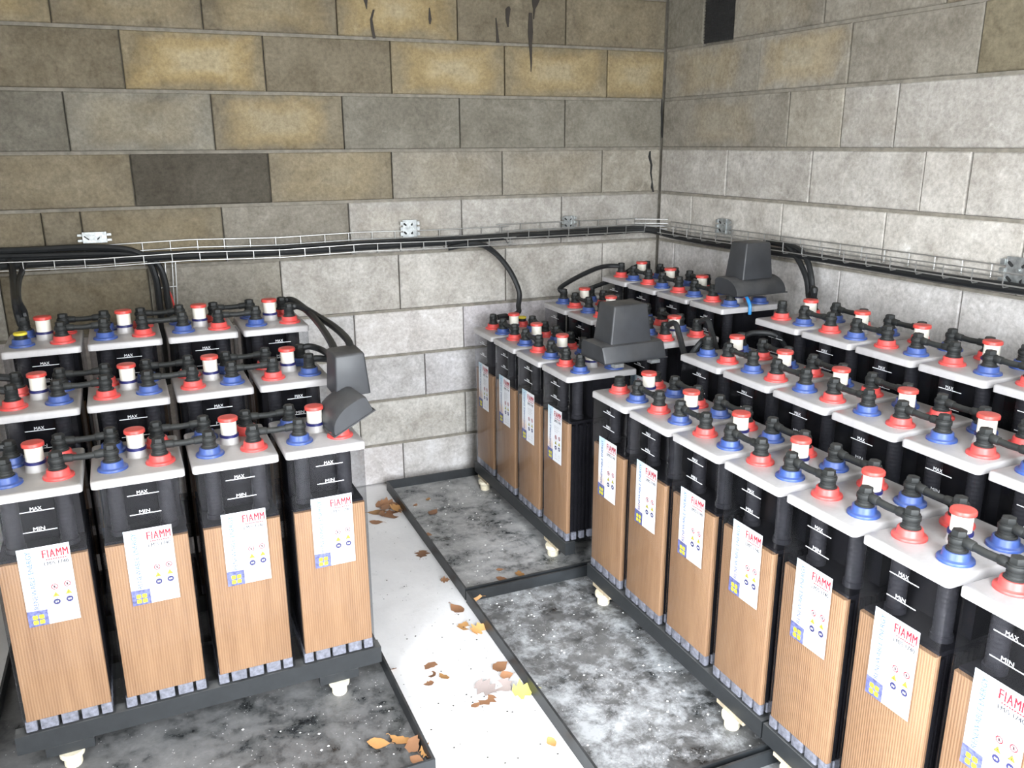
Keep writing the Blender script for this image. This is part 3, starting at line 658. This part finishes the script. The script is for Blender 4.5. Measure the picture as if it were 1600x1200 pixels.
cable([bl(14, 408, -.07), bl(19, 418, -.11), bl(21, 440, -.25), (on_back(24, 470, yy0)[0], yy0, on_back(24, 470, yy0)[2]), (e0[0]-.012, yy0-.004, e0[2]+.030), (e0[0]-.008, yy0, e0[2]-.008)], .0115, 'power_cable', 'black cable dropping to the yellow-capped cell of the fallen-cover rack', 'cable', 'cables dropping to the racks')
cable([bl(38, 409, -.07), bl(34, 425, -.11), bl(29, 440, -.25), (on_back(28, 468, yy0+.02)[0], yy0+.02, on_back(28, 468, yy0+.02)[2]), (e0[0]+.004, yy0+.012, e0[2]+.030), (e0[0]+.004, yy0+.008, e0[2]-.008)], .0105, 'power_cable', 'second black cable tied to the drop above the yellow-capped cell', 'cable', 'cables dropping to the racks')
# vertical wire ladder piece behind the rack with the drop
vb = empty('cable_basket', bl(250, 405, -.03)); tag(vb, 'upright galvanised wire basket piece hanging behind the fallen-cover rack', 'cable tray', 'wire cable baskets')
ox, oy, oz = vb.location
for u in (247, 258, 269, 274):
    pa, pb = on_back(u, 409, -.035), on_back(u+8, 560, -.035); MB().tube([(pa[0]-ox, pa[1]-oy, pa[2]-oz), (pb[0]-ox, pb[1]-oy, pb[2]-oz)], .0022, 6).build('wire', M['wire'], vb)
for v in (447, 482, 520):
    pa, pb = on_back(247+(v-409)*.053, v+3, -.039), on_back(274+(v-409)*.053, v, -.039); MB().tube([(pa[0]-ox, pa[1]-oy, pa[2]-oz), (pb[0]-ox, pb[1]-oy, pb[2]-oz)], .0022, 6).build('wire', M['wire'], vb)
cable([bl(250, 425, -.045), bl(262, 450, -.045), bl(270, 470, -.045), bl(275, 500, -.045), bl(277, 560, -.045)], .0035, 'thin_wire', 'thin red wire hanging beside the upright basket piece', 'cable', None, mat='red')

# galvanised splice plates
def splice(u, v, frame, off, wid, hei, label, tall=True):
    c = frame(u, v, off); rz = 0.0 if frame is on_back else RZ
    root = empty('splice_plate', tuple(c), rz); tag(root, label, 'bracket', 'galvanised splice plates')
    m = MB(); w2, h2 = wid/2, hei/2; m.box((-w2*.72, -.003, -h2), (w2*.72, 0, h2)); m.box((w2*.30, -.007, -h2), (w2*.42, -.003, h2))
    m.build('plate', M['plate'], root)
    for sx in (-1, 1):
        for sz in ((-.62, 0, .62) if tall else (-.5, .5)):
            t = MB(); a, b = sorted((sx*w2*.74, sx*w2)); t.box((a, -.009, sz*h2-h2*.2), (b, .001, sz*h2+h2*.2)); t.build('tab', M['plate'], root)
    for sx in (-1, 1):
        for sz in ((-.5, .5) if tall else (-.05,)):
            h = MB(); cx, cz = sx*w2*.38-w2*.1, sz*h2
            ca, sa = math.cos(sx*.7), math.sin(sx*.7); pr = [(cx+px*ca-pz*sa, -.0034, cz+px*sa+pz*ca) for px, pz in rrect(w2*.38, h2*.22, h2*.10, 3)]
            h.loft([[(x, -.0030, z) for x, _, z in pr], pr]); h.build('slot', M['hole'], root)
    MB().tube([(0, -.003, h2*.15), (0, -.010, h2*.15)], .005, 8).build('bolt', M['plate'], root)
    return root
splice(148, 371, on_back, -.02, .115, .040, 'bright two-slot splice plate above the first cable drop', False)
splice(640, 357, on_back, -.02, .085, .072, 'dull six-tab splice plate above the white wall, near the cable arc')
splice(889, 347, on_back, -.022, .075, .058, 'small splice plate on back wall basket, nearest the corner')
splice(1131, 354, on_right, .022, .095, .068, 'single splice plate above the tall black cover')
splice(1592, 426, on_right, .022, .115, .090, 'large shiny splice plate at the far end of the long basket')

# ------------------------------------------------------------------ jumper cables
def rp(q, r, i, lx, ly, z): x, y, zz = right_place(q, r, i, lx, ly); return (x, y, zz+CH+.017+z)
# arc from the back wall basket to the first corner rack cell
t0 = rp(0, 0, 0, -TX, TY[1], .046); t1 = rp(0, 0, 0, -TX, TY[0], .048)
arc = [bl(700, 388, -.06), bl(745, 381, -.09), bl(772, 394, -.09), bl(796, 422, -.10), bl(811, 455, -.12), bl(810, 478, -.14), (t0[0]+.005, t0[1]+.055, t0[2]+.005), (t0[0]-.05, t0[1]+.040, t0[2]-.012), (t1[0]+.065, t1[1]+.012, t1[2]), (t1[0]+.02, t1[1], t1[2])]
cable(arc, .0120, 'power_cable', 'black cable arcing from the back wall basket down to the corner rack', 'cable', 'cables dropping to the racks')
MB_ = MB().tube([(t1[0]+.036, t1[1]+.006, t1[2]), (t1[0]+.020, t1[1], t1[2])], .009, 10)
tag(MB_.build('cable_lug', M['brass']), 'bare metal lug on end of the arcing cable', 'connector')
# middle row to top row of the corner rack
a, b = rp(0, 1, 0, -TX, TY[0], .046), rp(0, 2, 0, -TX, TY[0], .046)
cable([(a[0], a[1], a[2]), (a[0]-.012, a[1]+.016, a[2]+.018), (a[0]+.07, a[1]+.05, a[2]+.047), (a[0]+.17, a[1]+.055, a[2]+.083), (b[0]-.07, b[1]+.02, b[2]+.004), (b[0]-.02, b[1]+.004, b[2]+.004), (b[0], b[1], b[2])], .0105, 'jumper_cable', 'dusty black jumper cable, aisle-side, climbing to top row in the corner', 'cable', 'jumper cables between rows')
a, b = rp(0, 1, 0, -TX, TY[1], .046), rp(0, 2, 0, -TX, TY[1], .046)
cable([(a[0], a[1], a[2]), (a[0]+.02, a[1]+.05, a[2]+.0), (b[0]-.14, b[1]+.04, b[2]-.06), (b[0]-.06, b[1]+.01, b[2]-.008), (b[0], b[1], b[2])], .0105, 'jumper_cable', 'black jumper cable, wall-side, climbing to top row in the corner', 'cable', 'jumper cables between rows')
# two cables falling to the first cell of the second rack's top row
for k, (lx, lab) in enumerate(((.0, 'outer'), (.03, 'inner'))):
    t = rp(1, 2, 0, -TX, TY[1] + .0, .046); st = on_right(1228+k*14, 384+k*2, .06); p1_ = on_right(1246+k*14, 404, .07); p2_ = on_right(1260+k*8, 435, .08); p3_ = on_right(1264+k*6, 465, .09)
    cable([tuple(on_right(1195+k*10, 378, .06)), tuple(st), tuple(p1_), tuple(p2_), tuple(p3_), (t[0]+.005-k*.01, t[1]+.012-k*.02, t[2]+.05), (t[0], t[1], t[2]+.005)], .0105, 'power_cable', ('glossy black cable, %s of a tied pair, falling to the second rack top row' % lab), 'cable', 'cables dropping to the racks')
# cables leaving the last corner rack cell and looping down to the next rack
for k in range(2):
    a = rp(0, 1, 3, TX, TY[k], .046); b = rp(1, 1, 0, -TX, TY[k], .046)
    cable([a, (a[0]+.01, a[1]-.045, a[2]+.022), (a[0]+.012, a[1]-.075, a[2]-.02), (b[0]-.01, b[1]+.10, b[2]-.09), (b[0]-.02, b[1]+.055, b[2]-.05), (b[0], b[1]+.03, b[2]-.004), b], .0105, 'jumper_cable', 'dusty black jumper cable looping between middle rows of corner and second racks, %s' % (('aisle-side', 'wall-side')[k]), 'cable', 'jumper cables between rows')
a = rp(1, 1, 0, -TX, TY[1], .046); b = rp(1, 1, 1, -TX, TY[1], .046)
cable([a, (a[0]+.05, a[1]-.006, a[2]+.014), (a[0]+.12, a[1]-.04, a[2]+.0), (a[0]+.17, a[1]-.06, a[2]-.08)], .0095, 'jumper_cable', 'short black cable dipping between middle and top rows of the second rack', 'cable', 'jumper cables between rows')
# jumpers at the far end of the fallen-cover rack (lowest to middle row)
for k in range(2):
    a = lp(0, 0, -TX, TY[k], .046); b = lp(1, 0, -TX, TY[k], .046)
    cable([a, (a[0]-.06, a[1]+.005, a[2]+.012), (a[0]-.15, a[1]+.10, a[2]+.03), (b[0]-.15, b[1]-.09, b[2]+.03), (b[0]-.06, b[1]-.005, b[2]+.012), b], .0105, 'jumper_cable', 'black jumper cable joining lowest and middle rows, %s, fallen-cover rack' % (('front', 'rear')[k]), 'cable', 'jumper cables between rows')

# ------------------------------------------------------------------ black terminal covers
def tapered_box(mb, w0, d0, w1, d1, h, z0=0.0, cy=0.0, r=.006):
    rings = []
    for t in (0, .12, .5, .95, .985, 1.0):
        e = (0, 0, 0, 0, .002, .006)[(0, .12, .5, .95, .985, 1.0).index(t)]
        W, D = w0+(w1-w0)*t-2*e, d0+(d1-d0)*t-2*e; rings.append([(x, y+cy, z0+h*t) for x, y in rrect(W, D, r, 3)])
    mb.loft(rings, 0, False); return mb
def hood_geo(mb, L, D, H, curve=True):
    """profile in (y, z), extruded along x, open look kept by a thin foot flange"""
    pr = [(D/2, 0), (D/2, H*.82), (D/2-.008, H*.95), (D/2-.02, H)]
    if curve:
        for k in range(7): a = math.radians(90*k/6); pr.append((-D/2+(D*.62)*(1-math.sin(a)), H*math.cos(a)))
    else: pr += [(-D/2+.035, H), (-D/2+.020, H*.93), (-D/2+.002, .012), (-D/2, 0)]
    rings = [[(x, y*s, z*s2) for y, z in pr] for x, s, s2 in ((-L/2, .965, .955), (-L/2+.006, 1, 1), (L/2-.006, 1, 1), (L/2, .965, .955))]
    mb.loft([list(reversed(r)) for r in rings], 0, False)
    mb.box((-L/2-.004, -D/2-.004, 0), (L/2+.004, D/2+.004, .003)); return mb
def full_cover(loc, rz, L, D, H, curve, bw, bh, label, cy):
    root = empty('terminal_cover', loc, rz); tag(root, label, 'cover', 'black terminal covers')
    hood_geo(MB(), L, D, H, curve).build('hood', M['cover'], root)
    tapered_box(MB(), bw[0], bw[1], bw[0]*.80, bw[1]*.84, bh, H-.006, cy).build('cable_box', M['cover'], root)
    return root
f4 = rp(0, 2, 3, TX, (TY[0]+TY[1])/2, 0)
full_cover((f4[0]+.02, f4[1]+.000, f4[2]+.0455), AR+.04, .235, .135, .062, True, (.145, .105), .135, 'tall black terminal cover with curved hood, on corner rack top row', .014)
a4 = rp(0, 0, 3, TX, (TY[0]+TY[1])/2, 0)
cv = full_cover((a4[0]+.055, a4[1]-.085, a4[2]+.0655), AR+.02, .245, .165, .058, False, (.165, .120), .135, 'tall black terminal cover with square hood, bridging corner and second racks', .010)
for sx in (-.075, .07): MB().box((sx-.018, -.096, -.012), (sx+.018, -.070, -.0005)).build('metal_tab', M['plate'], cv)
# the fallen one: hood lying askew on the red terminals, box propped above it
h4 = lp(0, 3, TX, TY[0], 0)
hood = tag(hood_geo(MB(), .145, .126, .056, True).build('terminal_hood', M['cover']), 'fallen black hood lying askew on the end cell, curved back', 'cover', 'black terminal covers')
hood.rotation_euler = (math.radians(26), 0, math.radians(-90)+AL+.10); hood.location = (h4[0]+.027, h4[1]+.043, h4[2]+.038)
cb = tag(tapered_box(MB(), .100, .115, .084, .097, .120).build('cable_box', M['cover']), 'black square cable box propped on the fallen hood above the aisle', 'cover', 'black terminal covers')
pb_ = on_back(543, 619, h4[1]+.10); cb.location = (pb_[0]+.014, h4[1]+.15, pb_[2]+.004); cb.rotation_euler = (math.radians(3), math.radians(-2), AL+.02)
top = cb.location + Vector((0, 0, .118))
for k in range(2):
    a = lp(2, 3, TX, TY[1-k], .046); e = (top[0]+(-.030, .012)[k], top[1]+.02, top[2]-.012)
    px = ([(478, 484), (500, 508), (519, 538)], [(499, 496), (525, 513), (545, 534)])[k]; ys = [a[1]+(e[1]-a[1])*q for q in (.22, .55, .90)]
    cable([a, (a[0]+.035, a[1]-.004, a[2]+.006)] + [tuple(on_back(u, v, y)) for (u, v), y in zip(px, ys)] + [e], .0115, 'jumper_cable', 'thick black jumper cable from top row end cell, %s, into propped cable box' % (('rear', 'front')[k]), 'cable', 'jumper cables between rows')
    a = lp(1, 3, TX, TY[1-k], .046); e = (cb.location[0]-.03, cb.location[1]+.02-.012*k, cb.location[2]+.085-.010*k)
    cable([a, (a[0]+.03, a[1], a[2]+(.008, .0)[k]), (a[0]+.07, a[1]-.02, a[2]-.006), e], .0105, 'jumper_cable', 'short black jumper cable from middle row end cell, %s, into propped cable box' % (('rear', 'front')[k]), 'cable', 'jumper cables between rows')
# little blue hose on the last top row cell of the corner rack
bt = rp(0, 2, 3, .105, -.015, -.004)
cable([(bt[0]+.000, bt[1]+.035, bt[2]+.045), (bt[0]-.004, bt[1]+.012, bt[2]+.035), (bt[0]-.006, bt[1]-.010, bt[2]+.010), (bt[0]-.006, bt[1]-.012, bt[2]-.022)], .0065, 'blue_hose', 'short bright blue hose hanging over the edge beneath the tall cover', 'hose', mat='tube_blue')

# ------------------------------------------------------------------ fallen leaves and grit
def leaf_mesh(kind, seed, mat):
    r = random.Random(seed); m = MB(); n = 7
    if kind == 'oval': prof = [(k/n, .30*math.sin(math.pi*(k/n)**.85)+.004) for k in range(n+1)]
    elif kind == 'wide': prof = [(k/n, .44*math.sin(math.pi*(k/n)**.7)*(1+.18*(-1)**k)+.004) for k in range(n+1)]
    else: prof = [(0, .01), (.1, .30), (.2, .18), (.38, .52), (.5, .22), (.72, .34), (.82, .12), (1, .004)]
    c1, c2, tw = r.uniform(.06, .22), r.uniform(.10, .45), r.uniform(-.3, .3); V = []
    for x, wv in prof:
        lift = c1*(x-.5)**2*2.2
        for sgn in (-1, 0, 1):
            y = sgn*wv*r.uniform(.88, 1.1); V.append((x-.5, y+.05*math.sin(x*4)*tw, .008 + lift + c2*abs(y)*.6*(1 if sgn > 0 else .6) + sgn*tw*y*.15))
    zmin = min(v[2] for v in V); V = [(a, b, c-zmin+.004) for a, b, c in V]
    k = m.add(V); k2 = m.add([(a, b, c-.012) for a, b, c in V])
    for i in range(len(prof)-1):
        for j in range(2):
            q = (k+3*i+j, k+3*i+3+j, k+3*i+4+j, k+3*i+1+j); m.face(q, 0, True)
            q2 = tuple(x-k+k2 for x in reversed(q)); m.face(q2, 0, True)
    m.tube([(.48, 0, V[-2][2]-.004), (.62, .02*tw*5, V[-2][2]+.01), (.72, .08*tw, .012)], .010, 4)
    return m.mesh('leaf', mat)
LM = {('A', i): leaf_mesh(('oval', 'wide', 'lobed')[i % 3], 30+i, M['leafA']) for i in range(6)}
LM.update({('B', i): leaf_mesh(('oval', 'wide', 'lobed')[i % 3], 50+i, M['leafB']) for i in range(4)})
LM.update({('P', 0): leaf_mesh('lobed', 81, M['leafP']), ('P', 1): leaf_mesh('wide', 82, M['leafP']), ('Y', 0): leaf_mesh('lobed', 84, M['leafY'])})
leaves = [ # u, v, z under it, length, kind, variant, label, tilt
    (594, 789, 0, .066, 'A', 0, 'pointed brown leaf at the wall-side edge of the leaf heap', .2), (606, 787, 0, .072, 'A', 2, 'lobed brown leaf spread out in the middle of the leaf heap', .3), (616, 789, .008, .066, 'A', 1, 'wide brown leaf resting on others by the rim in the heap', .1), (589, 800, 0, .082, 'B', 0, 'golden oval leaf at the open side of the leaf heap', .0), (603, 794, .010, .062, 'A', 4, 'curled brown leaf lying on top of the leaf heap', .2), (620, 795, .006, .066, 'B', 1, 'orange leaf leaning on the tray rim in the leaf heap', .35), (612, 803, 0, .088, 'A', 1, 'large mauve brown leaf spread flat in the leaf heap', .1), (621, 801, .004, .058, 'A', 5, 'small lobed leaf tucked against the rim in the heap', .3), (597, 803, .004, .05, 'A', 3, 'small oval leaf beside the golden one in the heap', .2),
    (588, 815, 0, .060, 'A', 0, 'lone oval brown leaf on the pale floor below the leaf heap', .0),
    (669, 779, .006, .034, 'B', 0, 'small orange leaf on grey tray base of corner rack', .0), (649, 788, .006, .030, 'A', 0, 'tiny faded leaf near the edge of the corner tray', .0), (677, 800, .006, .062, 'A', 3, 'flat reddish brown leaf lying on the corner tray base', .0),
    (669, 834, .006, .035, 'A', 1, 'small torn brown leaf on the corner tray beside its long rim', .0), (812, 896, .006, .040, 'B', 1, 'orange brown leaf against the rim between two trays', .2), (784, 903, .006, .045, 'A', 0, 'faded leaf along the rim between two trays', .0), (781, 889, .006, .030, 'A', 3, 'pale reddish leaf scrap on the corner tray near its end rim', .0),
    (659, 865, 0, .062, 'A', 2, 'ragged brown leaf on pale floor by the corner tray', .0), (696, 906, 0, .034, 'A', 5, 'small dark crumpled leaf against outside of the corner tray', .3), (741, 936, .006, .055, 'B', 0, 'orange leaf standing in the tray corner where two trays meet', .9),
    (714, 950, 0, .070, 'A', 0, 'broad oval brown leaf on pale floor where the trays meet', .0), (726, 977, 0, .050, 'B', 1, 'rounded tan leaf on pale floor beside the chalky tray', .1), (748, 983, 0, .060, 'B', 2, 'pointed orange leaf leaning on the chalky tray rim', .3),
    (672, 1040, 0, .048, 'A', 1, 'rounded mauve brown leaf on the blank pale floor', .2), (675, 1053, 0, .040, 'A', 0, 'narrow brown leaf tucked under a rounded mauve one', .1), (693, 1057, 0, .038, 'B', 1, 'small bright orange leaf with a pointed tip on pale floor', .3), (670, 1067, 0, .032, 'A', 4, 'smallest dark brown leaf of four lying loosely together', .1),
    (613, 1046, 0, .028, 'A', 5, 'dark leaf scrap against outer side of the fallen-cover rack tray', .5), (781, 1042, 0, .060, 'A', 0, 'long folded brown leaf beside the chalky tray rim', .3), (791, 1056, 0, .045, 'A', 3, 'curled brown leaf below the long folded one', .4),
    (760, 1076, 0, .072, 'P', 0, 'large pale lobed leaf on the white floor', .2), (786, 1071, 0, .072, 'P', 1, 'very pale wide leaf overlapping a lobed one', .1), (760, 1093, 0, .060, 'A', 2, 'ragged purple brown leaf below the pale lobed leaf', .1), (743, 1100, 0, .032, 'A', 0, 'small brown leaf beside the ragged purple one', .0),
    (819, 1080, 0, .070, 'Y', 0, 'bright yellow leaf against the chalky tray rim', .35), (862, 1158, 0, .042, 'B', 0, 'faint tan leaf alone on the brightest floor', .0),
    (591, 1160, .006, .060, 'B', 0, 'golden pointed leaf in the fallen-cover tray, farthest from its corner', .1), (623, 1157, .006, .058, 'B', 1, 'tan leaf in the fallen-cover tray between golden and brown ones', .3), (646, 1167, .006, .055, 'A', 1, 'upright brown leaf in the fallen-cover tray corner', .6), (665, 1177, .006, .045, 'B', 2, 'orange leaf standing against the fallen-cover tray corner', .9), (652, 1187, .006, .045, 'A', 3, 'flat brown leaf under the upright ones in the tray corner', .1)]
rl_ = random.Random(5)
for u, v, z, L, kd, var, lab, tilt in leaves:
    p = on_floor(u, v, z+.004); o = obj('leaf', LM[(kd, var)], None, (p[0], p[1], z), (tilt, rl_.uniform(-.12, .12)*bool(tilt), rl_.uniform(0, 6.28))); o.scale = (L, L, L)
    if tilt > .15: o.location.z += L*.30*math.sin(tilt)
    tag(o, lab, 'leaf', 'fallen dry leaves')
gr = MB(); rg = random.Random(9)
def crumb(mb, x, y, z, s):
    k = mb.add([(x+s, y, z+s*.3), (x, y+s*.8, z+s*.3), (x-s*.9, y, z+s*.3), (x, y-s, z+s*.3), (x, y, z+s*.9), (x, y, z)])
    for a, b in ((0,1),(1,2),(2,3),(3,0)): mb.face((k+a, k+b, k+4)); mb.face((k+b, k+a, k+5))
for _ in range(420):
    q = rg.random()
    if q < .4: x, y = rg.uniform(-1.41, -.98), rg.uniform(-1.10, -.10)
    elif q < .8: x, y = rg.uniform(-1.41, -.98), rg.uniform(-2.15, -1.16)
    else: x, y = rg.uniform(-2.79, -1.83), rg.uniform(-1.86, -1.50)
    crumb(gr, x, y, .005, rg.choice((.0012, .0015, .002, .002, .003, .0045)))
g = gr.build('white_grit', M['grit']); tag(g, 'scattered white grit crumbs on the black drip trays', 'grit'); g['kind'] = 'stuff'
dk = MB()
for _ in range(260):
    x, y = rg.uniform(-1.79, -1.45), -rg.random()**.8*2.6; crumb(dk, x, y, .0, rg.choice((.0012, .0016, .0022, .0035)))
g = dk.build('dark_crumbs', M['tar']); tag(g, 'dark crumbs and dirt scattered on the pale aisle floor', 'dirt'); g['kind'] = 'stuff'
